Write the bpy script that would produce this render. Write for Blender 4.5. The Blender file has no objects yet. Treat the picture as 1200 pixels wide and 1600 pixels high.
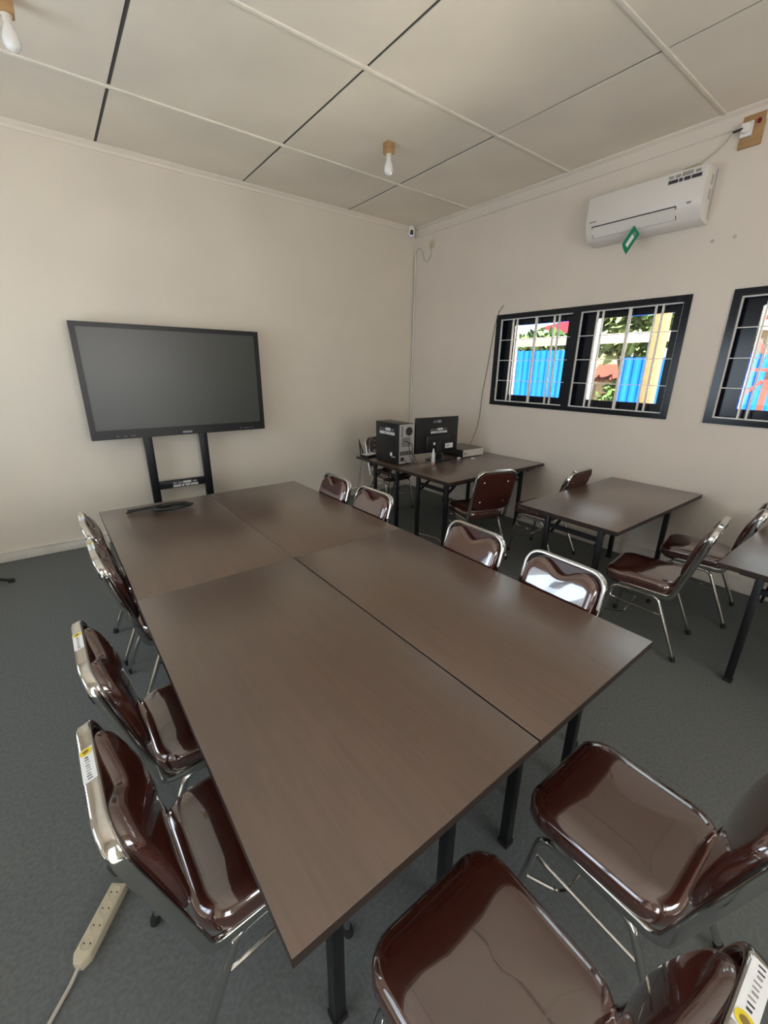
import bpy, bmesh, math, random
from mathutils import Vector, Matrix
random.seed(7)
sc = bpy.context.scene
COL = sc.collection
PI = math.pi

# ------------------------------------------------------------------ camera, world, lights, exposure
def make_camera():
    cam = bpy.data.cameras.new('camera')
    ob = bpy.data.objects.new('camera', cam); COL.objects.link(ob)
    yaw, pitch, roll = -0.6549, -0.3258, 0.0122
    cy, sy, cp, sp = math.cos(yaw), math.sin(yaw), math.cos(pitch), math.sin(pitch)
    fwd = Vector((-sy*cp, cy*cp, sp)); right = Vector((cy, sy, 0)); up = right.cross(fwd)
    cr, sr = math.cos(roll), math.sin(roll)
    r2 = cr*right + sr*up; u2 = -sr*right + cr*up
    m = Matrix((r2, u2, -fwd)).transposed().to_4x4()
    m.translation = Vector((-4.2492, -4.9198, 1.7234))
    ob.matrix_world = m
    cam.sensor_fit = 'HORIZONTAL'; cam.sensor_width = 36.0; cam.lens = 660.67/1200*36.0
    cam.clip_start = 0.02; cam.clip_end = 300
    sc.camera = ob
make_camera()
vs = sc.view_settings
vs.view_transform = 'Standard'; vs.look = 'None'; vs.gamma = 1.0; vs.use_curve_mapping = False
vs.exposure = 0.25
sc.cycles.max_bounces = 10; sc.cycles.diffuse_bounces = 6; sc.cycles.glossy_bounces = 5
sc.cycles.transparent_max_bounces = 12
sc.cycles.sample_clamp_indirect = 40.0
sc.cycles.use_denoising = True

world = bpy.data.worlds.new('sky'); sc.world = world; world.use_nodes = True
bg = world.node_tree.nodes['Background']
bg.inputs['Color'].default_value = (0.86, 0.93, 1.0, 1); bg.inputs['Strength'].default_value = 2.2

def add_sun():
    l = bpy.data.lights.new('sun', 'SUN'); l.energy = 78.0; l.angle = 0.01; l.color = (1.0, 0.93, 0.82)
    o = bpy.data.objects.new('sun', l); COL.objects.link(o)
    d = Vector((0.30, 0.38, -0.88))        # the way the light travels: over the roof, down to the yard
    o.rotation_euler = d.to_track_quat('-Z', 'Y').to_euler(); o.location = (0, 0, 12)
add_sun()

def window_light(name, loc, direction, sx, sy, power, color):
    l = bpy.data.lights.new(name, 'AREA'); l.shape = 'RECTANGLE'; l.size = sx; l.size_y = sy
    l.energy = power; l.color = color
    o = bpy.data.objects.new(name, l); COL.objects.link(o)
    o.location = loc; o.rotation_euler = Vector(direction).to_track_quat('-Z', 'Z').to_euler()
# daylight coming in through the two windows of the left wall and the open door and window of the rear wall
window_light('daylight_left_front', (-6.34, -1.95, 1.75), (1, 0, 0.62), 1.9, 1.1, 31, (0.70, 0.86, 1.0))
window_light('daylight_left_rear', (-6.34, -4.45, 1.75), (1, 0, 0.60), 1.9, 1.1, 13, (0.62, 0.78, 1.0))
window_light('daylight_rear_window', (-3.0, -7.34, 1.75), (0, 1, 0.75), 1.9, 1.3, 56, (1.0, 0.97, 0.94))
window_light('daylight_rear_door', (-5.2, -7.34, 1.05), (0, 1, 0.30), 0.9, 2.0, 24, (1.0, 0.97, 0.94))

# right windows: portals only guide the sky's own light
def portal(name, loc, sx, sy):
    l = bpy.data.lights.new(name, 'AREA'); l.shape = 'RECTANGLE'; l.size = sx; l.size_y = sy
    l.cycles.is_portal = True
    o = bpy.data.objects.new(name, l); COL.objects.link(o); o.location = loc
    o.rotation_euler = Vector((-1, 0, 0)).to_track_quat('-Z', 'Z').to_euler()
portal('sky_portal_front', (0.2, -2.45, 1.83), 1.94, 1.0)
portal('sky_portal_rear', (0.2, -4.67, 1.83), 1.94, 1.0)

# ------------------------------------------------------------------ materials
def mat(name, col, rough=0.5, metal=0.0, spec=0.5, coat=0.0, coat_rough=0.05, var=0.0, vscale=8.0, bump=0.0, bscale=60.0, stretch=None, col2=None, detail=4.0, emit=None):
    m = bpy.data.materials.new(name); m.use_nodes = True
    nt = m.node_tree; b = nt.nodes['Principled BSDF']
    c = (*col, 1)
    b.inputs['Base Color'].default_value = c
    b.inputs['Roughness'].default_value = rough; b.inputs['Metallic'].default_value = metal
    b.inputs['Specular IOR Level'].default_value = spec
    b.inputs['Coat Weight'].default_value = coat; b.inputs['Coat Roughness'].default_value = coat_rough
    if var or bump or col2:
        tc = nt.nodes.new('ShaderNodeTexCoord'); mp = nt.nodes.new('ShaderNodeMapping')
        nt.links.new(tc.outputs['Object'], mp.inputs['Vector'])
        if stretch: mp.inputs['Scale'].default_value = stretch
    if var or col2:
        n = nt.nodes.new('ShaderNodeTexNoise'); n.inputs['Scale'].default_value = vscale; n.inputs['Detail'].default_value = detail
        nt.links.new(mp.outputs['Vector'], n.inputs['Vector'])
        mx = nt.nodes.new('ShaderNodeMix'); mx.data_type = 'RGBA'
        c2 = col2 if col2 else tuple(x*(1-var) for x in col)
        c1 = col if col2 else tuple(min(1, x*(1+var)) for x in col)
        mx.inputs[6].default_value = (*c1, 1); mx.inputs[7].default_value = (*c2, 1)
        rp = nt.nodes.new('ShaderNodeValToRGB'); rp.color_ramp.elements[0].position = 0.35; rp.color_ramp.elements[1].position = 0.65
        nt.links.new(n.outputs['Fac'], rp.inputs['Fac']); nt.links.new(rp.outputs['Color'], mx.inputs[0])
        nt.links.new(mx.outputs[2], b.inputs['Base Color'])
    if bump:
        n2 = nt.nodes.new('ShaderNodeTexNoise'); n2.inputs['Scale'].default_value = bscale; n2.inputs['Detail'].default_value = 3.0
        nt.links.new(mp.outputs['Vector'], n2.inputs['Vector'])
        bp = nt.nodes.new('ShaderNodeBump'); bp.inputs['Strength'].default_value = bump; bp.inputs['Distance'].default_value = 0.01
        nt.links.new(n2.outputs['Fac'], bp.inputs['Height']); nt.links.new(bp.outputs['Normal'], b.inputs['Normal'])
    if emit:
        b.inputs['Emission Color'].default_value = (*emit[0], 1); b.inputs['Emission Strength'].default_value = emit[1]
    return m

def wood_mat(name, c1, c2, rough, scale, spec=0.5):
    m = mat(name, c1, rough, spec=spec)
    nt = m.node_tree; b = nt.nodes['Principled BSDF']
    tc = nt.nodes.new('ShaderNodeTexCoord'); mp = nt.nodes.new('ShaderNodeMapping'); mp.inputs['Scale'].default_value = scale
    oi = nt.nodes.new('ShaderNodeObjectInfo')
    nt.links.new(tc.outputs['Object'], mp.inputs['Vector'])
    va = nt.nodes.new('ShaderNodeVectorMath'); va.operation = 'ADD'
    nt.links.new(mp.outputs['Vector'], va.inputs[0])
    ml = nt.nodes.new('ShaderNodeVectorMath'); ml.operation = 'SCALE'; ml.inputs[3].default_value = 23.0
    cx = nt.nodes.new('ShaderNodeCombineXYZ'); nt.links.new(oi.outputs['Random'], cx.inputs[0]); nt.links.new(oi.outputs['Random'], cx.inputs[1])
    nt.links.new(cx.outputs[0], ml.inputs[0]); nt.links.new(ml.outputs[0], va.inputs[1])
    n = nt.nodes.new('ShaderNodeTexNoise'); n.inputs['Scale'].default_value = 1.0; n.inputs['Detail'].default_value = 6; n.inputs['Distortion'].default_value = 1.2
    nt.links.new(va.outputs[0], n.inputs['Vector'])
    rp = nt.nodes.new('ShaderNodeValToRGB'); rp.color_ramp.elements[0].position = 0.3; rp.color_ramp.elements[1].position = 0.72
    rp.color_ramp.elements[0].color = (*c1, 1); rp.color_ramp.elements[1].color = (*c2, 1)
    nt.links.new(n.outputs['Fac'], rp.inputs['Fac']); nt.links.new(rp.outputs['Color'], b.inputs['Base Color'])
    return m

def glass_mat(name, tint=(0.93, 0.97, 0.96)):
    m = bpy.data.materials.new(name); m.use_nodes = True; nt = m.node_tree
    for n in list(nt.nodes): nt.nodes.remove(n)
    o = nt.nodes.new('ShaderNodeOutputMaterial'); t = nt.nodes.new('ShaderNodeBsdfTransparent'); t.inputs[0].default_value = (*tint, 1)
    g = nt.nodes.new('ShaderNodeBsdfGlossy'); g.inputs['Roughness'].default_value = 0.02
    f = nt.nodes.new('ShaderNodeFresnel'); f.inputs['IOR'].default_value = 1.45
    mx = nt.nodes.new('ShaderNodeMixShader')
    nt.links.new(f.outputs[0], mx.inputs[0]); nt.links.new(t.outputs[0], mx.inputs[1]); nt.links.new(g.outputs[0], mx.inputs[2]); nt.links.new(mx.outputs[0], o.inputs[0])
    return m

M = {}
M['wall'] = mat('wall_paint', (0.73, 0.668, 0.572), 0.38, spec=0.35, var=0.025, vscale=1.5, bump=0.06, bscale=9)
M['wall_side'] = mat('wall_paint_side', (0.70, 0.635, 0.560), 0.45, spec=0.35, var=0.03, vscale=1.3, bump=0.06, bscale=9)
M['ceil'] = mat('ceiling_paint', (0.80, 0.73, 0.63), 0.75, spec=0.2, var=0.05, vscale=1.1, bump=0.05, bscale=5)
M['void'] = mat('joint_shade_backing', (0.11, 0.10, 0.092), 0.9)  # dark grey painted in place of the shade inside the open ceiling joints
M['batten'] = mat('batten_paint', (0.80, 0.745, 0.65), 0.6, spec=0.3, var=0.06, vscale=6)
M['cove'] = mat('cove_paint', (0.78, 0.71, 0.61), 0.55, spec=0.3)
M['skirt'] = mat('skirting_paint', (0.72, 0.68, 0.60), 0.4, var=0.08, vscale=5)
M['carpet'] = mat('grey_carpet', (0.145, 0.156, 0.153), 0.95, spec=0.1, var=0.11, vscale=75, bump=0.18, bscale=420, detail=10)
M['table'] = wood_mat('dark_walnut_laminate', (0.074, 0.037, 0.019), (0.104, 0.056, 0.031), 0.36, (2.2, 30, 8), 0.7)
for _k, _v in (('Coat Weight', 1.0), ('Coat Roughness', 0.34), ('Coat IOR', 1.72)): M['table'].node_tree.nodes['Principled BSDF'].inputs[_k].default_value = _v
M['edge'] = mat('table_edge_band', (0.030, 0.018, 0.014), 0.45)
M['blacksteel'] = mat('black_steel', (0.008, 0.008, 0.010), 0.42)
M['vinyl'] = mat('brown_vinyl', (0.062, 0.016, 0.011), 0.16, spec=0.7, coat=1.0, coat_rough=0.035, var=0.08, vscale=3, bump=0.10, bscale=9)
M['vinyl'].node_tree.nodes['Principled BSDF'].inputs['Coat IOR'].default_value = 2.0   # clear wrapping film still on
M['vinyl_back'] = mat('brown_vinyl_rear', (0.060, 0.015, 0.010), 0.30, spec=0.5, bump=0.1, bscale=20)
M['chrome'] = mat('chrome', (0.66, 0.655, 0.64), 0.09, metal=1.0)
M['rubber'] = mat('black_rubber', (0.010, 0.010, 0.010), 0.7)
M['black'] = mat('black_plastic', (0.010, 0.010, 0.011), 0.38)
M['blackgloss'] = mat('black_gloss_frame', (0.005, 0.007, 0.013), 0.18, spec=0.32)
M['screen'] = mat('matte_screen', (0.036, 0.040, 0.036), 0.38, spec=0.9)
M['grey'] = mat('grey_print', (0.32, 0.32, 0.33), 0.5)
M['white'] = mat('white_plastic', (0.80, 0.78, 0.74), 0.35)
M['acwhite'] = mat('ac_white_plastic', (0.72, 0.69, 0.65), 0.32, spec=0.5)
M['acgrey'] = mat('ac_grey_plastic', (0.45, 0.43, 0.40), 0.5)
M['cream'] = mat('cream_plastic', (0.56, 0.50, 0.36), 0.4)
M['print'] = mat('dark_print', (0.035, 0.03, 0.045), 0.5)
M['printlight'] = mat('faded_print', (0.30, 0.28, 0.26), 0.5)
M['printwhite'] = mat('white_print', (0.62, 0.64, 0.65), 0.5)
M['printdim'] = mat('dim_print', (0.14, 0.145, 0.15), 0.5)
M['yellow'] = mat('yellow_print', (0.75, 0.60, 0.02), 0.5)
M['brownprint'] = mat('brown_print', (0.25, 0.16, 0.04), 0.5)
M['sticker'] = mat('paper_sticker', (0.78, 0.80, 0.82), 0.35)
M['green'] = mat('green_tag', (0.0, 0.22, 0.10), 0.45)
M['bar'] = mat('white_grille_paint', (0.78, 0.76, 0.72), 0.35)
M['glass'] = glass_mat('window_glass')
M['woodraw'] = wood_mat('raw_wood', (0.36, 0.20, 0.075), (0.46, 0.28, 0.12), 0.6, (3, 3, 25))
M['bulb'] = mat('bulb_glass', (0.80, 0.79, 0.78), 0.08, spec=0.6)
M['bulbneck'] = mat('bulb_holder', (0.72, 0.68, 0.60), 0.4)
M['brass'] = mat('brass', (0.75, 0.60, 0.32), 0.25, metal=1.0)
M['steel'] = mat('galvanised_plate', (0.50, 0.50, 0.49), 0.45, metal=0.5)
M['slot'] = mat('dark_slot', (0.02, 0.02, 0.02), 0.7)
M['blueled'] = mat('blue_led', (0.1, 0.1, 0.8), 0.3, emit=((0.15, 0.15, 1.0), 6))
M['redled'] = mat('red_led', (0.8, 0.1, 0.1), 0.3, emit=((1.0, 0.15, 0.12), 5))
M['cable'] = mat('grey_cable', (0.10, 0.10, 0.10), 0.5)
M['cablewhite'] = mat('pale_cable', (0.50, 0.47, 0.40), 0.5)
M['conduit'] = mat('pvc_conduit', (0.70, 0.67, 0.60), 0.4)
M['liquid'] = mat('bottle_plastic', (0.62, 0.60, 0.58), 0.25, spec=0.5)
M['pinkliquid'] = mat('bottle_base', (0.42, 0.22, 0.20), 0.3)
M['card'] = mat('white_carton', (0.62, 0.58, 0.52), 0.6)
M['cardtop'] = mat('grey_carton', (0.16, 0.14, 0.125), 0.5)
M['patch'] = mat('yellowed_filler', (0.50, 0.42, 0.28), 0.8)
# outside
M['ground'] = mat('yard_concrete', (0.74, 0.68, 0.60), 0.9, var=0.10, vscale=1.2)
M['blue'] = mat('blue_sheet', (0.0000, 0.0462, 0.2940), 0.7, spec=0.1, var=0.05, vscale=1.0)
M['leaf'] = mat('leaf_green', (0.0175, 0.0455, 0.0098), 0.6, spec=0.2, col2=(0.0525, 0.0840, 0.0210), vscale=1.2)
M['leaf2'] = mat('leaf_light_green', (0.0280, 0.0630, 0.0126), 0.6, spec=0.2, col2=(0.0770, 0.1050, 0.0315), vscale=1.2)
M['bark'] = mat('bark', (0.1120, 0.0770, 0.0490), 0.9)
M['postwood'] = wood_mat('post_wood', (0.1225, 0.0574, 0.0210), (0.1575, 0.0805, 0.0315), 0.7, (6, 6, 1.5))
M['zinc'] = mat('pale_roof_sheet', (0.1400, 0.1225, 0.1050), 0.7, spec=0.1)
M['redroof'] = mat('red_roof_sheet', (0.1680, 0.0140, 0.0245), 0.7, spec=0.1)
M['redtile'] = mat('terracotta_sheet', (0.0595, 0.0154, 0.0112), 0.8, spec=0.1)
M['creamwall'] = mat('cream_render', (0.1400, 0.1085, 0.0700), 0.8, spec=0.1)
M['redsteel'] = mat('red_oxide_steel', (0.1050, 0.0224, 0.0154), 0.7, spec=0.1)
M['extwall'] = mat('outside_render', (0.80, 0.79, 0.76), 0.7)

# ------------------------------------------------------------------ mesh helpers
class MB:
    def __init__(s): s.v = []; s.f = []
    def add(s, verts, faces):
        n = len(s.v); s.v += [tuple(v) for v in verts]; s.f += [tuple(i+n for i in f) for f in faces]; return s
    def box(s, x0, x1, y0, y1, z0, z1):
        x0, x1 = min(x0, x1), max(x0, x1); y0, y1 = min(y0, y1), max(y0, y1); z0, z1 = min(z0, z1), max(z0, z1)
        v = [(x0,y0,z0),(x1,y0,z0),(x1,y1,z0),(x0,y1,z0),(x0,y0,z1),(x1,y0,z1),(x1,y1,z1),(x0,y1,z1)]
        return s.add(v, [(0,3,2,1),(4,5,6,7),(0,1,5,4),(1,2,6,5),(2,3,7,6),(3,0,4,7)])
    def bar(s, a, b, w, h, up=(0, 0, 1)):
        a = Vector(a); b = Vector(b); t = (b-a).normalized(); u = Vector(up)
        if abs(t.dot(u)) > 0.97: u = Vector((1, 0, 0))
        r = t.cross(u).normalized(); u = r.cross(t).normalized()
        v = []
        for p in (a, b):
            for i, j in ((-1,-1),(1,-1),(1,1),(-1,1)): v.append(p + r*(i*w/2) + u*(j*h/2))
        return s.add(v, [(0,1,2,3),(7,6,5,4),(0,4,5,1),(1,5,6,2),(2,6,7,3),(3,7,4,0)])
    def prism(s, pts, axis, a, b):
        # pts: 2-D outline; axis 'x': pts are (y,z); 'y': (x,z); 'z': (x,y)
        def P(p, t):
            return {'x': (t, p[0], p[1]), 'y': (p[0], t, p[1]), 'z': (p[0], p[1], t)}[axis]
        n = len(pts); v = [P(p, a) for p in pts] + [P(p, b) for p in pts]
        f = [tuple(range(n)), tuple(range(2*n-1, n-1, -1))]
        for i in range(n):
            j = (i+1) % n; f.append((i, i+n, j+n, j))
        return s.add(v, f)
    def sweep(s, path, frames, section, cap=True):
        m = len(section); n0 = len(s.v); nn = len(path)
        for p, (a, b) in zip(path, frames):
            for q in section: s.v.append(tuple(Vector(p) + a*q[0] + b*q[1]))
        for i in range(nn-1):
            for j in range(m):
                k = (j+1) % m
                s.f.append((n0+i*m+j, n0+i*m+k, n0+(i+1)*m+k, n0+(i+1)*m+j))
        if cap:
            s.f.append(tuple(n0+j for j in range(m-1, -1, -1))); s.f.append(tuple(n0+(nn-1)*m+j for j in range(m)))
        return s
    def tube(s, path, r, n=8):
        path = [Vector(p) for p in path]
        rs = r if isinstance(r, (list, tuple)) else [r]*len(path)
        ts = []
        for i in range(len(path)):
            a = path[max(0, i-1)]; b = path[min(len(path)-1, i+1)]; ts.append((b-a).normalized())
        ref = Vector((0, 0, 1)) if abs(ts[0].z) < 0.9 else Vector((1, 0, 0))
        nrm = (ref - ts[0]*ref.dot(ts[0])).normalized()
        n0 = len(s.v)
        for i, p in enumerate(path):
            nrm = (nrm - ts[i]*nrm.dot(ts[i])).normalized(); bn = ts[i].cross(nrm)
            for k in range(n):
                a = 2*PI*k/n; s.v.append(tuple(p + (nrm*math.cos(a)+bn*math.sin(a))*rs[i]))
        for i in range(len(path)-1):
            for k in range(n):
                j = (k+1) % n; s.f.append((n0+i*n+k, n0+i*n+j, n0+(i+1)*n+j, n0+(i+1)*n+k))
        s.f.append(tuple(n0+k for k in range(n-1, -1, -1))); s.f.append(tuple(n0+(len(path)-1)*n+k for k in range(n)))
        return s
    def lathe(s, prof, c=(0, 0, 0), n=16, axis='z'):
        n0 = len(s.v); c = Vector(c)
        for r, z in prof:
            for k in range(n):
                a = 2*PI*k/n; q = (r*math.cos(a), r*math.sin(a))
                p = {'z': (q[0], q[1], z), 'x': (z, q[0], q[1]), 'y': (q[1], z, q[0])}[axis]
                s.v.append(tuple(c + Vector(p)))
        for i in range(len(prof)-1):
            for k in range(n):
                j = (k+1) % n; s.f.append((n0+i*n+k, n0+i*n+j, n0+(i+1)*n+j, n0+(i+1)*n+k))
        s.f.append(tuple(n0+k for k in range(n-1, -1, -1))); s.f.append(tuple(n0+(len(prof)-1)*n+k for k in range(n)))
        return s
    def build(s, name, m, parent=None, smooth=False, bevel=0.0, seg=2, xf=None):
        me = bpy.data.meshes.new(name); me.from_pydata(s.v, [], s.f)
        bm = bmesh.new(); bm.from_mesh(me)
        bmesh.ops.recalc_face_normals(bm, faces=bm.faces)
        if bevel:
            ed = [e for e in bm.edges if len(e.link_faces) == 2 and e.calc_face_angle(0) > 0.5]
            bmesh.ops.bevel(bm, geom=ed, offset=bevel, segments=seg, profile=0.5, affect='EDGES', clamp_overlap=True)
        if xf is not None: bm.transform(xf)
        bm.to_mesh(me); bm.free()
        if smooth or bevel:
            for p in me.polygons: p.use_smooth = True
            me.set_sharp_from_angle(angle=math.radians(40 if not bevel else 50))
        me.materials.append(m)
        o = bpy.data.objects.new(name, me); COL.objects.link(o)
        if parent is not None: o.parent = parent
        return o

def fillet(pts, rad, seg=6):
    pts = [Vector(p) for p in pts]
    rads = rad if isinstance(rad, (list, tuple)) else [rad]*len(pts)
    out = [pts[0]]
    for i in range(1, len(pts)-1):
        a, b, c = pts[i-1], pts[i], pts[i+1]; r = rads[i]
        d1 = (a-b).normalized(); d2 = (c-b).normalized()
        ang = d1.angle(d2)
        if r <= 0 or ang > PI-0.05: out.append(b); continue
        t = min(r/math.tan(ang/2), (a-b).length*0.49, (c-b).length*0.49)
        p1 = b+d1*t; p2 = b+d2*t
        for k in range(seg+1):
            u = k/seg; out.append(p1*(1-u)**2 + b*2*u*(1-u) + p2*u*u)
    out.append(pts[-1]); return out

def rrect(hx, hy, r, seg=5, c=(0, 0)):
    out = []
    for sx, sy, a0 in ((1,1,0),(-1,1,90),(-1,-1,180),(1,-1,270)):
        for k in range(seg+1):
            a = math.radians(a0+90*k/seg)
            out.append((c[0]+sx*(hx-r)+r*math.cos(a), c[1]+sy*(hy-r)+r*math.sin(a)))
    return out

def inset_poly(pts, d):
    n = len(pts); out = []
    for i in range(n):
        a = Vector(pts[i-1]); b = Vector(pts[i]); c = Vector(pts[(i+1) % n])
        e1 = (b-a); e2 = (c-b)
        n1 = Vector((-e1.y, e1.x)); n2 = Vector((-e2.y, e2.x))
        if n1.length < 1e-9: n1 = n2
        if n2.length < 1e-9: n2 = n1
        nn = (n1.normalized()+n2.normalized())
        nn = nn.normalized() if nn.length > 1e-6 else n1.normalized()
        out.append(tuple(b+nn*d))
    return out

def pillow(outline, profile, frame, dome=0.0, mid=(0, 0), inner=None):
    """outline ccw 2-D; profile list of (inset, height) from the back face to the front; frame(u,v,h)->3-D."""
    mb = MB(); n = len(outline); rings = []
    for d, h in profile: rings.append((inset_poly(outline, d) if d > 0 else outline, h))
    base, h0 = rings[-1]
    ib = inset_poly(inner, profile[-1][0]) if inner else base
    for k, t in ((0.88, 0.35), (0.72, 0.75), (0.52, 1.0), (0.28, 1.0)):
        mixp = [(p[0]*(1-t)+q[0]*t, p[1]*(1-t)+q[1]*t) for p, q in zip(base, ib)]
        rings.append(([(mid[0]+(p[0]-mid[0])*k, mid[1]+(p[1]-mid[1])*k) for p in mixp], h0+dome*(1-k*k)))
    for pts, h in rings: mb.v += [tuple(frame(p[0], p[1], h)) for p in pts]
    for i in range(len(rings)-1):
        for j in range(n):
            k = (j+1) % n; mb.f.append((i*n+j, i*n+k, (i+1)*n+k, (i+1)*n+j))
    mb.f.append(tuple(range(n-1, -1, -1)))
    mb.v.append(tuple(frame(mid[0], mid[1], h0+dome))); ci = len(mb.v)-1; b0 = (len(rings)-1)*n
    for j in range(n): mb.f.append((b0+j, b0+(j+1) % n, ci))
    return mb

def tag(o, label=None, cat=None, group=None, kind=None):
    if label: o['label'] = label
    if cat: o['category'] = cat
    if group: o['group'] = group
    if kind: o['kind'] = kind
    return o
def empty(name, loc=(0, 0, 0), rz=0.0):
    o = bpy.data.objects.new(name, None); COL.objects.link(o); o.location = loc; o.rotation_euler = (0, 0, rz)
    o.empty_display_size = 0.1
    return o
def struct(name, mb, m, **k):
    return tag(mb.build(name, m, **k), kind='structure')
def copy_tree(o, parent=None):
    c = o.copy(); COL.objects.link(c); c.parent = parent
    for ch in list(o.children): copy_tree(ch, c)
    return c

# ------------------------------------------------------------------ the room
H = 3.48
XL, YR = -6.2, -7.2
WY = [(-1.482, -3.423), (-3.696, -5.637)]     # the two windows of the right wall
WZ0, WZ1 = 1.335, 2.322
WT = 0.22
struct('floor', MB().box(XL-0.2, WT, YR-0.2, 0.2, -0.1, 0), M['carpet'])
struct('wall_back', MB().box(XL-0.2, WT, 0, 0.2, 0, H+0.1), M['wall'])
w = MB()
w.box(0, WT, YR, 0, 0, WZ0).box(0, WT, YR, 0, WZ1, H+0.1)
w.box(0, WT, WY[0][0], 0, WZ0, WZ1).box(0, WT, WY[1][0], WY[0][1], WZ0, WZ1).box(0, WT, YR, WY[1][1], WZ0, WZ1)
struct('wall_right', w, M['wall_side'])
LW = [(-1.0, -2.9), (-3.5, -5.4)]
w = MB().box(XL-0.2, XL, YR, 0, 0, 1.1).box(XL-0.2, XL, YR, 0, 2.4, H+0.1)
w.box(XL-0.2, XL, LW[0][0], 0, 1.1, 2.4).box(XL-0.2, XL, LW[1][0], LW[0][1], 1.1, 2.4).box(XL-0.2, XL, YR, LW[1][1], 1.1, 2.4)
struct('wall_left', w, M['wall'])
w = MB().box(XL-0.2, WT, YR-0.2, YR, 2.4, H+0.1).box(XL-0.2, -5.65, YR-0.2, YR, 0, 2.4).box(-4.75, -3.95, YR-0.2, YR, 0, 2.4)
w.box(-2.05, WT, YR-0.2, YR, 0, 2.4).box(-3.95, -2.05, YR-0.2, YR, 0, 1.1).box(-5.65, -4.75, YR-0.2, YR, 2.1, 2.4)
struct('wall_rear', w, M['wall'])
# out-of-view openings get dark frames like the ones in view
n = 3
for y0, y1 in LW:
    f = MB().box(XL-0.12, XL+0.012, y0, y0-0.055, 1.1, 2.4).box(XL-0.12, XL+0.012, y1, y1+0.055, 1.1, 2.4)
    f.box(XL-0.12, XL+0.012, y1, y0, 1.1, 1.155).box(XL-0.12, XL+0.012, y1, y0, 2.345, 2.4).box(XL-0.12, XL+0.012, (y0+y1)/2-0.04, (y0+y1)/2+0.04, 1.1, 2.4)
    struct('window_%d' % n, f, M['blackgloss']); n += 1
f = MB().box(-3.95, -3.89, YR-0.12, YR+0.012, 1.1, 2.4).box(-2.11, -2.05, YR-0.12, YR+0.012, 1.1, 2.4).box(-3.95, -2.05, YR-0.12, YR+0.012, 1.1, 1.155).box(-3.95, -2.05, YR-0.12, YR+0.012, 2.345, 2.4).box(-3.04, -2.96, YR-0.12, YR+0.012, 1.1, 2.4)
struct('window_5', f, M['blackgloss'])
f = MB().box(-5.65, -5.59, YR-0.15, YR+0.012, 0, 2.1).box(-4.81, -4.75, YR-0.15, YR+0.012, 0, 2.1).box(-5.65, -4.75, YR-0.15, YR+0.012, 2.04, 2.1)
struct('door_1', f, M['blackgloss'])

# ceiling: backing with single panels and raised cover battens
ceil = struct('ceiling', MB().box(XL-0.2, WT, YR-0.2, 0.2, H+0.010, H+0.1), M['void'])
XS = [XL, -6.04, -4.80, -3.563, -2.325, -1.070, 0.0]
YS = [0.0, -0.965, -2.180, -3.383, -4.590, -5.80, YR]
for i in range(len(XS)-1):
    for j in range(len(YS)-1):
        x0, x1, y1, y0 = XS[i], XS[i+1], YS[j], YS[j+1]
        cx, cy = (x0+x1)/2, (y0+y1)/2; dx, dy = (x1-x0)/2-(0.012 if i in (1, 2) else 0.0105), (y1-y0)/2-0.004
        tx, ty = random.uniform(-0.004, 0.004), random.uniform(-0.004, 0.004); sag = random.uniform(0.001, 0.006)
        mb = MB(); N = 4; vs_ = []
        for a in range(N+1):
            for b in range(N+1):
                u, v = a/N*2-1, b/N*2-1
                z = H + tx*u*0.5 + ty*v*0.5 - sag*(1-u*u)*(1-v*v)
                vs_.append((u*dx, v*dy, z-H))
        fs = [(a*(N+1)+b, a*(N+1)+b+1, (a+1)*(N+1)+b+1, (a+1)*(N+1)+b) for a in range(N) for b in range(N)]
        nv = len(vs_); rim = [a*(N+1) for a in range(N)] + [N*(N+1)+b for b in range(N)] + [a*(N+1)+N for a in range(N, 0, -1)] + [b for b in range(N, 0, -1)]
        vs_ += [(v[0], v[1], v[2]+0.006) for v in (vs_[k] for k in rim)]
        fs += [(rim[k], rim[(k+1) % len(rim)], nv+(k+1) % len(rim), nv+k) for k in range(len(rim))]
        mb.add(vs_, fs)
        o = mb.build('ceiling_panel', M['ceil'], ceil, smooth=True); o.location = (cx, cy, H)
tn = 1
for y in YS[1:-1]:
    struct('trim_%d' % tn, MB().box(XL, 0, y-0.014, y+0.014, H-0.009, H+0.008), M['batten'], bevel=0.003); tn += 1
# cove along back and right wall
struct('trim_%d' % tn, MB().prism([(-0.0, H), (-0.045, H), (-0.045, H-0.012), (-0.018, H-0.03), (-0.012, H-0.05), (0.0, H-0.05)], 'x', XL, 0), M['cove']); tn += 1
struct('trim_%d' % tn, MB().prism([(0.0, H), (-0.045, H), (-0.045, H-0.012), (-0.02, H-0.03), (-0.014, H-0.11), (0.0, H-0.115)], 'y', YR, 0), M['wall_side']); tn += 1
# skirting
struct('baseboard_back', MB().box(XL, 0, -0.014, 0, 0, 0.088).box(XL, 0, -0.026, 0, 0.088, 0.103), M['skirt'], bevel=0.003)
struct('baseboard_right', MB().box(-0.014, 0, YR, 0, 0.012, 0.120).box(-0.024, 0, YR, 0, 0.120, 0.134), M['skirt'], bevel=0.003)
struct('baseboard_left', MB().box(XL, XL+0.014, YR, 0, 0, 0.1), M['skirt'])

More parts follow.
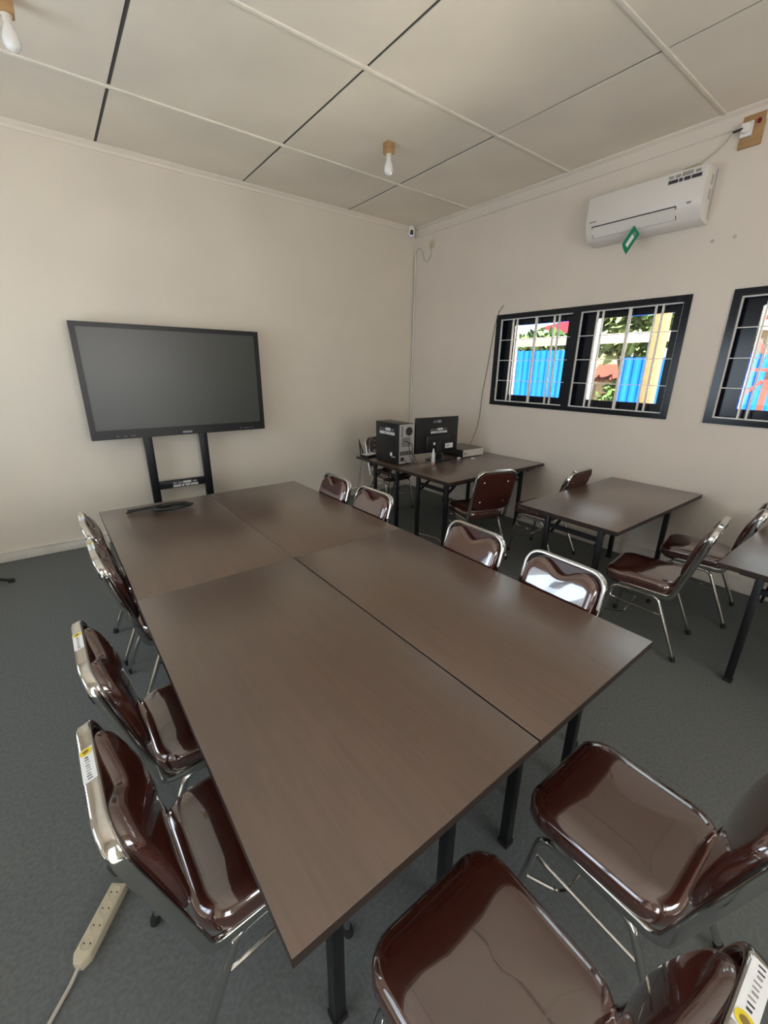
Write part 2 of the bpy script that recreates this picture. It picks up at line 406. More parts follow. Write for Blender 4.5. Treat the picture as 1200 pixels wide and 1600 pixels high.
# ------------------------------------------------------------------ windows of the right wall
def window(num, y0, y1):
    fx0, fx1, fw = -0.012, 0.075, 0.052
    ym = (y0+y1)/2
    m0, m1 = ym+0.037, ym-0.037
    f = MB()
    f.box(fx0, fx1, y0, y0-fw, WZ0, WZ1).box(fx0, fx1, y1, y1+fw, WZ0, WZ1)
    f.box(fx0, fx1, y0-fw, y1+fw, WZ0, WZ0+0.045).box(fx0, fx1, y0-fw, y1+fw, WZ1-0.05, WZ1).box(fx0, fx1, m0, m1, WZ0+0.045, WZ1-0.05)
    win = struct('window_%d' % num, f, M['blackgloss'])
    for a, b in ((y0-fw, m0), (m1, y1+fw)):
        wd = a-b; z0, z1 = WZ0+0.045, WZ1-0.05
        # sash set back in the reveal
        s0, s1 = 0.075, 0.115
        gy0, gy1, gz0, gz1 = a-0.125, b+0.085, z0+0.075, z1-0.065
        s = MB().box(s0, s1, a+0.02, gy0, z0-0.03, z1+0.03).box(s0, s1, gy1, b-0.02, z0-0.03, z1+0.03)
        s.box(s0, s1, gy0, gy1, z0-0.03, gz0).box(s0, s1, gy0, gy1, gz1, z1+0.03)
        sa = s.build('sash', M['blackgloss'], win)
        MB().box(0.094, 0.099, gy0+0.004, gy1-0.004, gz0-0.004, gz1+0.004).build('pane', M['glass'], sa)
        # lining of the outer reveal, painted white
        MB().box(0.118, 0.218, gy0+0.02, gy0+0.05, z0, z1).build('reveal_lining', M['extwall'], win)
        # security grille: flat uprights and thin cross bars
        gx = 0.012
        for t, bw in ((0.004, 0.012), (0.185, 0.012), (0.245, 0.012), (0.52, 0.022), (0.758, 0.012), (0.822, 0.012), (0.994, 0.008)):
            y = a - wd*t
            MB().box(gx-0.004, gx+0.016, y-bw/2, y+bw/2, z0, z1).build('grille_bar', M['bar'], win)
        for z, bh in ((z1-0.005, 0.010), (z0+(z1-z0)*0.755, 0.007), (z0+(z1-z0)*0.51, 0.007), (z0+(z1-z0)*0.262, 0.007), (z0+0.005, 0.010)):
            MB().box(gx+0.002, gx+0.010, b, a, z-bh/2, z+bh/2).build('grille_bar', M['bar'], win)
window(1, *WY[0]); window(2, *WY[1])

# ------------------------------------------------------------------ folding tables
def make_table():
    """1.5 x 0.75, long side along local X, top at 0.75"""
    root = empty('folding_table')
    MB().box(-0.7494, 0.7494, -0.3744, 0.3744, 0.723, 0.75).build('tabletop', M['table'], root, bevel=0.0008)
    e = MB().box(-0.75, 0.75, -0.375, -0.3745, 0.722, 0.7485).box(-0.75, 0.75, 0.3745, 0.375, 0.722, 0.7485).box(-0.75, -0.7495, -0.375, 0.375, 0.722, 0.7485).box(0.7495, 0.75, -0.375, 0.375, 0.722, 0.7485)
    e.build('edge_band', M['edge'], root)
    r = MB().box(-0.66, 0.66, 0.295, 0.325, 0.690, 0.7225).box(-0.66, 0.66, -0.325, -0.295, 0.690, 0.7225).box(-0.66, -0.63, -0.295, 0.295, 0.690, 0.7225).box(0.63, 0.66, -0.295, 0.295, 0.690, 0.7225)
    r.build('under_frame', M['blacksteel'], root)
    lx, ly = 0.595, 0.205
    for sx in (-1, 1):
        for sy in (-1, 1):
            lg = MB().box(sx*lx-0.018, sx*lx+0.018, sy*ly-0.018, sy*ly+0.018, 0.012, 0.69).build('leg', M['blacksteel'], root, bevel=0.003)
            MB().box(sx*lx-0.021, sx*lx+0.021, sy*ly-0.021, sy*ly+0.021, 0.0, 0.022).build('foot_cap', M['rubber'], lg)
        MB().box(sx*lx-0.013, sx*lx+0.013, -ly+0.018, ly-0.018, 0.585, 0.615).build('crossbar', M['blacksteel'], root)
        MB().box(sx*lx-0.015, sx*lx+0.015, -0.295, 0.295, 0.665, 0.692).build('crossbar', M['blacksteel'], root)
        for sy in (-1, 1):
            MB().bar((sx*(lx-0.012), sy*(ly-0.03), 0.54), (sx*(lx-0.24), sy*(ly-0.03), 0.695), 0.012, 0.026).build('folding_brace', M['blacksteel'], root)
    return root
TROT = 0.0109
ux, uy = Vector((math.cos(TROT), math.sin(TROT), 0)), Vector((-math.sin(TROT), math.cos(TROT), 0))
TO = Vector((-4.1274, -1.4729, 0))
proto = make_table()
def put_table(o, c, rz, label, group):
    o.location = c; o.rotation_euler = (0, 0, rz); tag(o, label, 'table', group); return o
G1 = 'folding tables pushed together as a conference table'
ang = PI/2 + TROT
put_table(proto, TO + ux*0.3755 - uy*0.751, ang, 'dark walnut folding table under the black cable coil, in front of the big screen', G1)
put_table(copy_tree(proto), TO + ux*1.1275 - uy*0.7495, ang-0.0008, 'dark walnut folding table of the conference block, at the screen end on the window side', G1)
put_table(copy_tree(proto), TO + ux*0.373 - uy*2.2515, ang, 'dark walnut folding table of the conference block, beside the chair with the power strip', G1)
put_table(copy_tree(proto), TO + ux*1.1285 - uy*2.2515, ang, 'dark walnut folding table of the conference block, far from the screen on the window side', G1)
G2 = 'folding desks standing end-on to the window wall'
put_table(copy_tree(proto), (-0.765, -1.185, 0), 0.0, 'dark walnut desk under the computer tower, nearest the room corner', G2)
put_table(copy_tree(proto), (-0.765, -1.945, 0), 0.0, 'dark walnut desk joined to the computer desk, with one chair back in front', G2)
put_table(copy_tree(proto), (-0.770, -3.452, 0), 0.0, 'bare dark walnut desk standing alone below the window', G2)
put_table(copy_tree(proto), (-0.775, -4.735, 0), 0.0, 'dark walnut desk below the second window, right behind a pair of chairs', G2)

# ------------------------------------------------------------------ chairs
B0 = Vector((0, -0.228, 0.515)); B1 = Vector((0, -0.322, 0.868))
UB = (B1-B0).normalized(); NB = Vector((0, UB.z, -UB.y)).normalized()      # front-facing normal of the back
def make_chair():
    root = empty('stacking_chair')
    # seat cushion and pan
    ol = rrect(0.208, 0.208, 0.085, 7)
    prof = [(0.03, 0.0), (0.006, 0.007), (0.0, 0.020), (0.0, 0.052), (0.006, 0.066), (0.020, 0.076), (0.042, 0.081)]
    pillow(ol, prof, lambda u, v, h: (u*(1+0.03*v/0.2), v, 0.411+h), dome=0.006).build('seat', M['vinyl'], root, smooth=True)
    MB().prism(rrect(0.185, 0.185, 0.07, 4), 'z', 0.398, 0.412).build('seat_pan', M['black'], root)
    # legs: bent tubes, front and rear halves meet under the seat
    for s in (-1, 1):
        for q in (1, -1):
            if q > 0: pts = [(s*0.184, 0.0, 0.380), (s*0.188, 0.135, 0.380), (s*0.210, 0.190, 0.012)]
            else: pts = [(s*0.184, 0.0, 0.380), (s*0.188, -0.125, 0.380), (s*0.212, -0.285, 0.012)]
            lg = MB().tube(fillet(pts, 0.055, 7), 0.0115, 10).build('leg', M['chrome'], root, smooth=True)
            e = Vector(pts[-1]); d = (e-Vector(pts[-2])).normalized()
            MB().tube([e-d*0.022, e-d*0.004, e+Vector((0, 0, -0.012))], [0.0145, 0.0155, 0.0155], 10).build('foot_cap', M['rubber'], lg, smooth=True)
        a = Vector((s*0.188, 0.135, 0.380)).lerp(Vector((s*0.210, 0.190, 0.012)), 0.24)
        b = Vector((s*0.188, -0.125, 0.380)).lerp(Vector((s*0.212, -0.285, 0.012)), 0.30)
        MB().tube([a, a.lerp(b, 0.5), b], 0.0055, 6).build('stretcher', M['chrome'], root, smooth=True)
    a = Vector((-0.188, 0.135, 0.380)).lerp(Vector((-0.210, 0.190, 0.012)), 0.55); b = Vector((-a.x, a.y, a.z))
    MB().tube(fillet([a, (a.x*0.75, a.y-0.11, a.z), (b.x*0.75, b.y-0.11, b.z), b], 0.06, 5), 0.0055, 6).build('cross_brace', M['chrome'], root, smooth=True)
    # flat-oval back frame: runs under the seat sides, bends up and loops over the top
    hx = 0.198
    top = B1 + UB*0.022
    low = B0 - UB*0.115
    pts = []
    for s in (-1, 1):
        side = [Vector((s*0.196, 0.10, 0.408)), Vector((s*0.196, low.y+0.005, 0.402)), Vector((s*hx, low.y-0.0, low.z)) + Vector((0, -0.006, 0.004))]
        pts.append((side, Vector((s*hx, top.y, top.z))))
    path = [pts[0][0][0], pts[0][0][1], pts[0][1], pts[1][1], pts[1][0][1], pts[1][0][0]]
    path = fillet(path, [0, 0.05, 0.085, 0.085, 0.05, 0], 8)
    frames = []; prev = None
    for i in range(len(path)):
        t = (path[min(i+1, len(path)-1)]-path[max(i-1, 0)]).normalized()
        tyz = Vector((0, t.y, t.z)); W = tyz.normalized() if tyz.length > 0.25 else UB
        D = Vector((1, 0, 0)).cross(W)
        D = (D - t*D.dot(t)).normalized()
        if prev is not None and D.dot(prev) < 0: D = -D
        prev = D; frames.append((t.cross(D).normalized(), D))
    MB().sweep(path, frames, rrect(0.0095, 0.0165, 0.0075, 4)).build('back_frame', M['chrome'], root, smooth=True)
    # backrest: cushion with a dipped top edge on a full rear board
    L = (B1-B0).length
    def outline(dip, w, top_v):
        o = []
        rb, rt = 0.075, 0.080
        for k in range(7):
            a = math.radians(180+90*k/6); o.append((-w+rb+rb*math.cos(a), rb+rb*math.sin(a)))
        for k in range(1, 6): o.append((-w+rb+(2*w-2*rb)*k/6, 0))
        for k in range(7):
            a = math.radians(270+90*k/6); o.append((w-rb+rb*math.cos(a), rb+rb*math.sin(a)))
        for k in range(1, 4): o.append((w, rb+(top_v-rb-rt)*k/4))
        for k in range(7):
            a = math.radians(90*k/6); o.append((w-rt+rt*math.cos(a), top_v-rt+rt*math.sin(a)))
        for k in range(1, 12):
            x = (w-rt)*(1-2*k/12); o.append((x, top_v-dip*math.exp(-(x/0.062)**2)))
        for k in range(7):
            a = math.radians(90+90*k/6); o.append((-w+rt+rt*math.cos(a), top_v-rt+rt*math.sin(a)))
        for k in range(1, 4): o.append((-w, top_v-rt-(top_v-rb-rt)*k/4))
        return o
    fr = lambda u, v, h: Vector((u, 0, 0)) + B0 + UB*v + NB*(h - 0.006 + (h/0.033)*0.022*(1-(2*v/L-1)**2))
    prof = [(0.004, 0.0), (0.0, 0.008), (0.0, 0.018), (0.004, 0.026), (0.011, 0.031), (0.020, 0.033)]
    pillow(outline(0.046, 0.183, L+0.004), prof, fr, dome=0.001, mid=(0, L*0.5), inner=outline(0.0, 0.183, L-0.02)).build('backrest', M['vinyl'], root, smooth=True)
    fb = lambda u, v, h: Vector((u, 0, 0)) + B0 + UB*v + NB*(h - 0.0165)
    bd = pillow(outline(0.0, 0.185, L+0.008), [(0.003, 0.0), (0.0, 0.003), (0.0, 0.010)], fb, mid=(0, L*0.47)).build('back_board', M['vinyl_back'], root, smooth=True)
    sm = MB()
    for u in (-0.12, 0.12):
        for v in (0.09, L-0.075):
            p = fb(u, v, -0.001); sm = MB().lathe([(0.007, 0.0), (0.006, 0.002), (0.0015, 0.003)], (0, 0, 0), 8)
            q = (-NB).to_track_quat('Z', 'Y').to_matrix().to_4x4(); q.translation = p
            sm.build('screw', M['chrome'], bd, xf=q)
    for s in (-1, 1):       # black bumpers where the loop turns
        p = B1 - UB*0.045 + Vector((s*0.196, 0, 0)) - NB*0.013
        MB().bar(p-UB*0.018, p+UB*0.018, 0.010, 0.014, up=NB).build('bumper', M['rubber'], root, bevel=0.003)
    return root
chair0 = make_chair()
TOPC = B1 + UB*0.022
def make_sticker(parent, e0, e1):
    # paper strip on the top of the loop; the emblem sits at the e0 end
    c = TOPC + UB*0.0098
    def quad(xa, xb, h0, h1, lift):
        n = UB*lift
        vs = [c+Vector((xa,0,0))+NB*h0+n, c+Vector((xb,0,0))+NB*h0+n, c+Vector((xb,0,0))+NB*h1+n, c+Vector((xa,0,0))+NB*h1+n]
        vs += [v-UB*0.0008 for v in vs]
        return MB().add(vs, [(0,1,2,3),(7,6,5,4),(0,4,5,1),(1,5,6,2),(2,6,7,3),(3,7,4,0)])
    s = quad(e0, e1, -0.0135, 0.0135, 0.0009).build('asset_sticker', M['sticker'], parent)
    tag(s, 'white paper sticker with yellow emblem')
    ctr = c+Vector((e0+0.012, 0, 0))+UB*0.0016
    def disc(r, lift):
        vs = [ctr + Vector((r*math.cos(2*PI*k/14), 0, 0)) + NB*(r*1.15*math.sin(2*PI*k/14)) + UB*lift for k in range(14)]
        return MB().add(vs, [tuple(range(14))])
    disc(0.0112, 0).build('emblem', M['yellow'], s); disc(0.0058, 0.0004).build('emblem', M['brownprint'], s)
    n = 9; span = e1-e0-0.036
    for k in range(n):
        xx = e0 + 0.028 + span*k/(n-1)
        wk = 0.0026 if k % 3 else 0.0038
        quad(xx, xx+wk, -0.004-0.001*(k % 2), 0.003+0.001*(k % 3), 0.0013).build('print_mark', M['print'] if k in (0, 1, n-2, n-1) else M['printlight'], s)
used = [False]
def chair(seat_xy, facing_deg, label, group, sticker=False):
    """facing_deg: world direction the sitter looks (0=+X, 90=+Y); seat_xy: seat centre"""
    o = chair0 if not used[0] else copy_tree(chair0)
    o.location = (seat_xy[0], seat_xy[1], 0); o.rotation_euler = (0, 0, math.radians(facing_deg-90))
    tag(o, label, 'chair', group); used[0] = True
    return o
GR = 'brown chairs along the window side of the conference table'
GL = 'brown chairs along the far side of the conference table from the windows'
GN = 'brown chairs at the end of the conference table'
GD = 'brown chairs at the desks below the windows'
chairs = []
def back_at(bx, by, deg, *a):
    # place by the top of the back: it lies 0.328 behind the seat centre
    r = math.radians(deg); return chair((bx+0.328*math.cos(r), by+0.328*math.sin(r)), deg, *a)
back_at(-2.508, -2.03, 180, 'brown vinyl chair on the window side of the conference table, first from the screen wall', GR)
back_at(-2.50, -2.54, 182, 'brown vinyl chair on the window side of the conference table, second from the screen wall', GR)
back_at(-2.49, -3.49, 179, 'brown vinyl chair on the window side of the conference table, third from the screen wall', GR)
back_at(-2.482, -4.02, 178, 'brown vinyl chair on the window side of the conference table, fourth from the screen wall', GR)
ls = [back_at(-4.235, -2.07, 0, 'brown vinyl chair on the conference table side facing the windows, first from the screen wall', GL),
      back_at(-4.225, -2.59, 1, 'brown vinyl chair on the conference table side facing the windows, second from the screen wall', GL),
      back_at(-4.32, -3.45, 1, 'brown vinyl chair on the conference table side facing the windows, third from the screen wall', GL),
      back_at(-4.33, -3.99, 2, 'brown vinyl chair on the conference table side facing the windows, beside the white power strip', GL)]
ns = [chair((-3.115, -4.635), 90, 'glossy brown vinyl chair at the end of the conference table, on the window side', GN),
      chair((-3.72, -4.635), 90, 'glossy brown vinyl chair at the end of the conference table, away from the windows', GN)]
chair((-1.16, -2.35), 72, 'brown vinyl chair turned with its rear board showing, behind the joined computer desk', GD)
chair((-0.62, -2.735), 93, 'brown vinyl chair half hidden behind the bare desk, close to the window wall', GD)
chair((-1.27, -3.955), 97, 'brown vinyl chair with wrinkled seat standing askew between the last two desks', GD)
chair((-0.56, -4.02), 98, 'brown vinyl chair close to the window wall between the last two desks', GD)
back_at(-0.93, -0.42, 270, 'brown vinyl chair behind the computer tower in the room corner', 'brown chair behind the computer')
for c in ls: make_sticker(c, -0.062, 0.038)
for c in ns: make_sticker(c, 0.045, 0.150)

# ------------------------------------------------------------------ big screen on its stand
def text_rows(parent, org, du, dv, rows, name='print_block', n=None):
    """rows of blurred print: (u0,u1,v0,v1,mat); du, dv unit vectors"""
    org = Vector(org); du = Vector(du); dv = Vector(dv); n = du.cross(dv).normalized() if n is None else Vector(n)
    for u0, u1, v0, v1, m in rows:
        vs = [org+du*u0+dv*v0, org+du*u1+dv*v0, org+du*u1+dv*v1, org+du*u0+dv*v1]
        vs = [v+n*0.0012 for v in vs] + [v for v in vs]
        MB().add(vs, [(0,1,2,3),(7,6,5,4),(0,4,5,1),(1,5,6,2),(2,6,7,3),(3,7,4,0)]).build(name, m, parent)
def asset_rows(w, h, bright, dim):
    return [(0.00*w, 0.15*w, 0.56*h, 0.92*h, dim), (0.20*w, 0.36*w, 0.56*h, 0.92*h, dim), (0.40*w, 0.73*w, 0.56*h, 1.0*h, bright if bright is not M['print'] else M['printlight']), (0.79*w, 0.95*w, 0.58*h, 0.92*h, dim),
            (0.00*w, 0.30*w, 0.0, 0.42*h, bright), (0.33*w, 0.44*w, 0.0, 0.42*h, bright), (0.48*w, 0.67*w, 0.0, 0.42*h, bright), (0.70*w, 1.0*w, 0.0, 0.42*h, bright)]
def display():
    root = empty('interactive_display', (-3.19, -0.2, 0))
    X0, X1, Z0, Z1 = -0.83, 0.83, 1.063, 2.084
    b = MB(); fy, by = 0.0, 0.085
    bz = 0.045
    b.box(X0, X1, fy, by, Z0, Z0+0.085).box(X0, X1, fy, by, Z1-bz+0.004, Z1).box(X0, X0+bz, fy, by, Z0+0.085, Z1-bz+0.004).box(X1-bz, X1, fy, by, Z0+0.085, Z1-bz+0.004)
    bez = b.build('bezel', M['black'], root)
    MB().box(X0+bz-0.002, X1-bz+0.002, fy+0.010, by-0.01, Z0+0.08, Z1-bz+0.006).build('screen', M['screen'], root)
    MB().box(X0+0.03, X1-0.03, by, by+0.03, Z0+0.05, Z1-0.05).build('rear_cover', M['black'], root)
    text_rows(bez, (-0.045, fy, Z0+0.018), (1, 0, 0), (0, 0, 1), [(0.0, 0.09, 0.0, 0.018, M['grey'])], 'logo_print')
    text_rows(bez, (0.55, fy, Z0+0.022), (1, 0, 0), (0, 0, 1), [(0.0, 0.012, 0, 0.012, M['printlight']), (0.04, 0.11, 0.0, 0.008, M['printdim']), (0.13, 0.14, 0, 0.01, M['printlight'])], 'button_mark')
    text_rows(bez, (-0.63, fy, Z0+0.022), (1, 0, 0), (0, 0, 1), [(0.0, 0.02, 0, 0.008, M['printdim']), (0.06, 0.09, 0.0, 0.008, M['printdim']), (0.12, 0.16, 0, 0.008, M['printdim'])], 'button_mark')
    for x in (-0.365, 0.165):
        MB().box(x-0.038, x+0.038, 0.055, 0.105, 0.09, 1.75).build('post', M['blacksteel'], root, bevel=0.004)
        ft = MB().box(x-0.03, x+0.03, -0.06, 0.165, 0.065, 0.10).build('foot_bar', M['blacksteel'], root, bevel=0.004)
        for y in (-0.035, 0.14):
            MB().lathe([(0.028, -0.012), (0.03, -0.008), (0.03, 0.008), (0.028, 0.012)], (x, y, 0.03), 12, 'x').build('caster', M['rubber'], ft, smooth=True)
            MB().box(x-0.018, x+0.018, y-0.012, y+0.012, 0.03, 0.066).build('caster_fork', M['blacksteel'], ft)
    cb = MB().box(-0.327, 0.127, 0.062, 0.098, 0.505, 0.585).build('crossbar', M['blacksteel'], root, bevel=0.003)
    text_rows(cb, (-0.20, 0.061, 0.513), (1, 0, 0), (0, 0, 1), asset_rows(0.25, 0.056, M['printwhite'], M['grey']))
    tag(root, 'large black interactive screen on a two-post black stand against the back wall', 'display')
display()

# black stand whose foot reaches in beside the back wall
def tripod():
    root = empty('tripod_stand', (-5.35, -0.62, 0))
    MB().tube([(0, 0, 0.20), (0, 0, 1.25)], 0.014, 10).build('pole', M['blacksteel'], root, smooth=True)
    for a in (8, 128, 248):
        r = math.radians(a); d = Vector((math.cos(r), math.sin(r), 0))
        lg = MB().tube(fillet([d*0.015+Vector((0, 0, 0.26)), d*0.45+Vector((0, 0, 0.075)), d*0.565+Vector((0, 0, 0.022))], 0.1, 5), 0.013, 8).build('leg', M['blacksteel'], root, smooth=True)
        MB().tube([d*0.545+Vector((0, 0, 0.026)), d*0.585+Vector((0, 0, 0.018))], 0.017, 8).build('foot_cap', M['rubber'], lg, smooth=True)
    MB().lathe([(0.03, 0.18), (0.032, 0.20), (0.032, 0.27), (0.02, 0.30)], (0, 0, 0), 12).build('collar', M['black'], root, smooth=True)
    tag(root, 'black tripod stand with a foot on the carpet beside the back wall', 'stand')
tripod()

# ------------------------------------------------------------------ things on the conference table
def coil():
    root = empty('cable_coil', (-3.70, -1.72, 0.75))
    pts = []
    rnd = random.Random(5); NL = 6; lp = [(0.115+rnd.uniform(-0.03, 0.025), 0.070+rnd.uniform(-0.025, 0.02), rnd.uniform(-0.02, 0.02), rnd.uniform(-0.015, 0.015), rnd.uniform(-0.25, 0.25)) for _ in range(NL+1)]
    for k in range(NL*26):
        t = k/26; i0 = int(t); u = t-i0
        rx, ry, ox, oy, tl_ = [lp[i0][c]*(1-u)+lp[i0+1][c]*u for c in range(5)]
        a = 2*PI*t; x = rx*math.cos(a); y = ry*math.sin(a); ct, st = math.cos(tl_), math.sin(tl_)
        pts.append((ox+x*ct-y*st, oy+x*st+y*ct, 0.006+0.006*i0*0.8+0.006*(1+math.sin(a*0.5+i0))))
    MB().tube(pts, 0.0048, 6).build('coiled_cable', M['black'], root, smooth=True)
    tl = [(-0.10, 0.03, 0.01), (-0.12, 0.075, 0.012), (-0.04, 0.10, 0.016), (-0.16, 0.098, 0.010), (-0.25, 0.088, 0.010), (-0.285, 0.05, 0.012)]
    MB().tube(fillet(tl, 0.03, 4), 0.007, 8).build('cable_tail', M['black'], root, smooth=True)
    MB().tube([(-0.06, 0.11, 0.012), (-0.27, 0.105, 0.012)], 0.010, 8).build('plug_body', M['black'], root, smooth=True)
    MB().tube([(-0.285, 0.05, 0.012), (-0.288, 0.02, 0.012)], 0.006, 8).build('plug_tip', M['brass'], root, smooth=True)
    tag(root, 'coiled black cable with a brass plug lying on the table before the screen', 'cable')
coil()

# ------------------------------------------------------------------ computer corner
def tower():
    root = empty('computer_tower', (-1.34, -1.30, 0.75))
    b = MB().box(-0.10, 0.10, -0.205, 0.205, 0.012, 0.435).build('case', M['black'], root, bevel=0.004)
    for x in (-0.08, 0.08):
        for y in (-0.17, 0.17): MB().box(x-0.012, x+0.012, y-0.015, y+0.015, 0, 0.013).build('foot', M['rubber'], root)
    p = MB().box(-0.096, 0.096, -0.209, -0.204, 0.018, 0.430).build('rear_plate', M['steel'], root)
    y = -0.2105
    fan = MB().lathe([(0.046, 0.0), (0.046, 0.003), (0.040, 0.003), (0.040, 0.0005)], (0.03, y-0.002, 0.355), 20, 'y').build('fan_grille', M['slot'], p)
    for k in range(6):
        z = 0.20+k*0.017
        MB().box(-0.07, 0.055, y-0.001, y+0.002, z, z+0.007).build('slot_cover', M['slot'], p)
    MB().box(-0.085, -0.045, y-0.001, y+0.002, 0.30, 0.42).build('port_panel', M['acgrey'], p)
    for k in range(5): MB().box(-0.078, -0.055, y-0.003, y+0.001, 0.31+k*0.022, 0.32+k*0.022).build('port', M['slot'], p)
    for k in range(7): MB().box(-0.085+0.024*k, -0.070+0.024*k, y-0.001, y+0.002, 0.105, 0.150).build('vent_slot', M['slot'], p)
    MB().box(-0.08, -0.035, y-0.004, y+0.001, 0.045, 0.085).build('power_inlet', M['slot'], p)
    text_rows(b, (-0.1005, 0.13, 0.31), (0, -1, 0), (0, 0, 1), asset_rows(0.26, 0.072, M['printwhite'], M['printdim']), n=(-1, 0, 0))
    text_rows(b, (-0.1005, -0.06, 0.075), (0, -1, 0), (0, 0, 1), [(0, 0.035, 0.012, 0.05, M['sticker']), (0.02, 0.09, 0.0, 0.014, M['printlight'])], 'round_sticker', n=(-1, 0, 0))
    # leads plugged in at the rear
    for k, (x, z, e) in enumerate(((-0.03, 0.26, 0.10), (0.02, 0.24, 0.03), (0.05, 0.12, 0.05), (-0.06, 0.065, 0.02))):
        MB().tube(fillet([(x, y, z), (x+0.01, y-0.05, z-0.005), (x+0.03, y-0.06, e), (x+0.09, y-0.05+0.01*k, 0.01)], 0.03, 4), 0.004, 6).build('lead', M['black'], root, smooth=True)
    tag(root, 'black desktop computer tower with grey rear panel on the corner desk', 'computer')
tower()
def monitor():
    root = empty('monitor', (-0.86, -1.46, 0.75), math.radians(-4))
    b = MB().box(-0.305, 0.305, -0.02, 0.012, 0.085, 0.475).build('rear_shell', M['black'], root, bevel=0.004)
    MB().box(-0.17, 0.17, -0.045, -0.018, 0.11, 0.28).build('electronics_bulge', M['black'], root, bevel=0.012)
    MB().box(-0.300, 0.300, 0.011, 0.016, 0.095, 0.470).build('screen', M['screen'], root)
    n = (0, -1, 0)
    text_rows(b, (-0.07, -0.021, 0.415), (1, 0, 0), (0, 0, 1), [(0.0, 0.055, 0, 0.026, M['printdim']), (0.062, 0.115, 0, 0.028, M['grey'])], 'logo_print')
    text_rows(b, (-0.10, -0.021, 0.300), (1, 0, 0), (0, 0, 1), asset_rows(0.24, 0.055, M['printwhite'], M['printdim']))
    text_rows(b, (0.10, -0.046, 0.125), (1, 0, 0), (0, 0, 1), [(0.0, 0.115, 0, 0.055, M['sticker']), (0.02, 0.06, 0.018, 0.036, M['printlight'])], 'rating_label')
    text_rows(b, (-0.075, -0.046, 0.175), (1, 0, 0), (0, 0, 1), [(0.0, 0.026, 0, 0.026, M['sticker'])], 'rating_label')
    MB().prism([(-0.045, 0.012), (0.045, 0.012), (0.028, 0.20), (-0.028, 0.20)], 'y', -0.062, -0.044).build('neck', M['black'], root, bevel=0.003)
    MB().prism(rrect(0.135, 0.085, 0.04, 5, (0, -0.05)), 'z', 0.0, 0.013).build('base', M['black'], root, bevel=0.002)
    for k in range(2):
        MB().tube(fillet([(-0.06+0.05*k, -0.045, 0.13), (-0.08+0.04*k, -0.075, 0.08), (-0.16, -0.08, 0.03), (-0.22, -0.09, 0.006)], 0.03, 4), 0.0035, 6).build('lead', M['black'], root, smooth=True)
    tag(root, 'black flat monitor seen from the rear beside the computer tower', 'monitor')
monitor()
def bottle():
    root = empty('spray_bottle', (-1.09, -1.665, 0.75))
    MB().lathe([(0.019, 0.0), (0.021, 0.003), (0.021, 0.03)], n=14).build('liquid_base', M['pinkliquid'], root, smooth=True)
    MB().lathe([(0.0212, 0.028), (0.0212, 0.105), (0.018, 0.118), (0.011, 0.126)], n=14).build('body', M['liquid'], root, smooth=True)
    MB().lathe([(0.0115, 0.125), (0.0115, 0.145), (0.008, 0.150), (0.007, 0.172), (0.004, 0.174)], n=12).build('cap', M['white'], root, smooth=True)
    tag(root, 'small pale spray bottle with white cap in front of the monitor', 'bottle')
bottle()
def device():
    root = empty('video_recorder', (-0.36, -1.44, 0.75))
    MB().box(-0.185, 0.17, -0.155, 0.20, 0.006, 0.088).build('case', M['black'], root, bevel=0.003)
    MB().box(-0.184, 0.169, -0.154, 0.199, 0.0882, 0.0905).build('lid', M['cardtop'], root)
    MB().box(-0.184, 0.169, -0.1585, -0.154, 0.008, 0.087).build('face_plate', M['card'], root)
    MB().box(-0.170, -0.130, -0.160, -0.158, 0.03, 0.06).build('face_print', M['printlight'], root)
    for x in (-0.16, 0.15):
        for y in (-0.13, 0.17): MB().box(x-0.01, x+0.01, y-0.01, y+0.01, 0, 0.007).build('foot', M['rubber'], root)
    tag(root, 'flat black box with pale front face lying beside the monitor', 'box')
device()
for i, (x, y, rz, s, lab) in enumerate(((-0.615, -1.60, 0.4, 1.0, 'small white adapter lying between the monitor foot and flat black box'), (-0.48, -1.69, -0.3, 0.8, 'tiny white plug lying in front of the flat black box'))):
    o = empty('white_adapter', (x, y, 0.75), rz)
    MB().prism(rrect(0.028*s, 0.014*s, 0.006, 3), 'z', 0, 0.014*s).build('body', M['white'], o, bevel=0.002)
    MB().box(0.027*s, 0.038*s, -0.006, 0.006, 0.004*s, 0.010*s).build('contact', M['steel'], o)
    tag(o, lab, 'adapter')
def router():
    root = empty('wifi_router', (-1.40, -0.92, 0.75), math.radians(8))
    MB().prism(rrect(0.10, 0.065, 0.012, 3), 'z', 0.004, 0.030).build('body', M['black'], root, bevel=0.003)
    MB().prism(rrect(0.092, 0.056, 0.010, 3), 'z', 0.0305, 0.034).build('top_plate', M['white'], root)
    for x, tx in ((-0.092, -0.115), (-0.05, -0.118), (0.03, 0.032), (0.088, 0.10)):
        MB().tube([(x, 0.05, 0.015), (x+(tx-x)*0.08, 0.052, 0.04), (tx, 0.058, 0.205)], [0.0075, 0.008, 0.005], 8).build('antenna', M['black'], root, smooth=True)
    for x in (-0.08, 0.08): MB().box(x-0.01, x+0.01, -0.05, 0.05, 0, 0.005).build('foot', M['rubber'], root)
    tag(root, 'black wifi router with raised antennas at the end of the computer desk', 'router')
router()

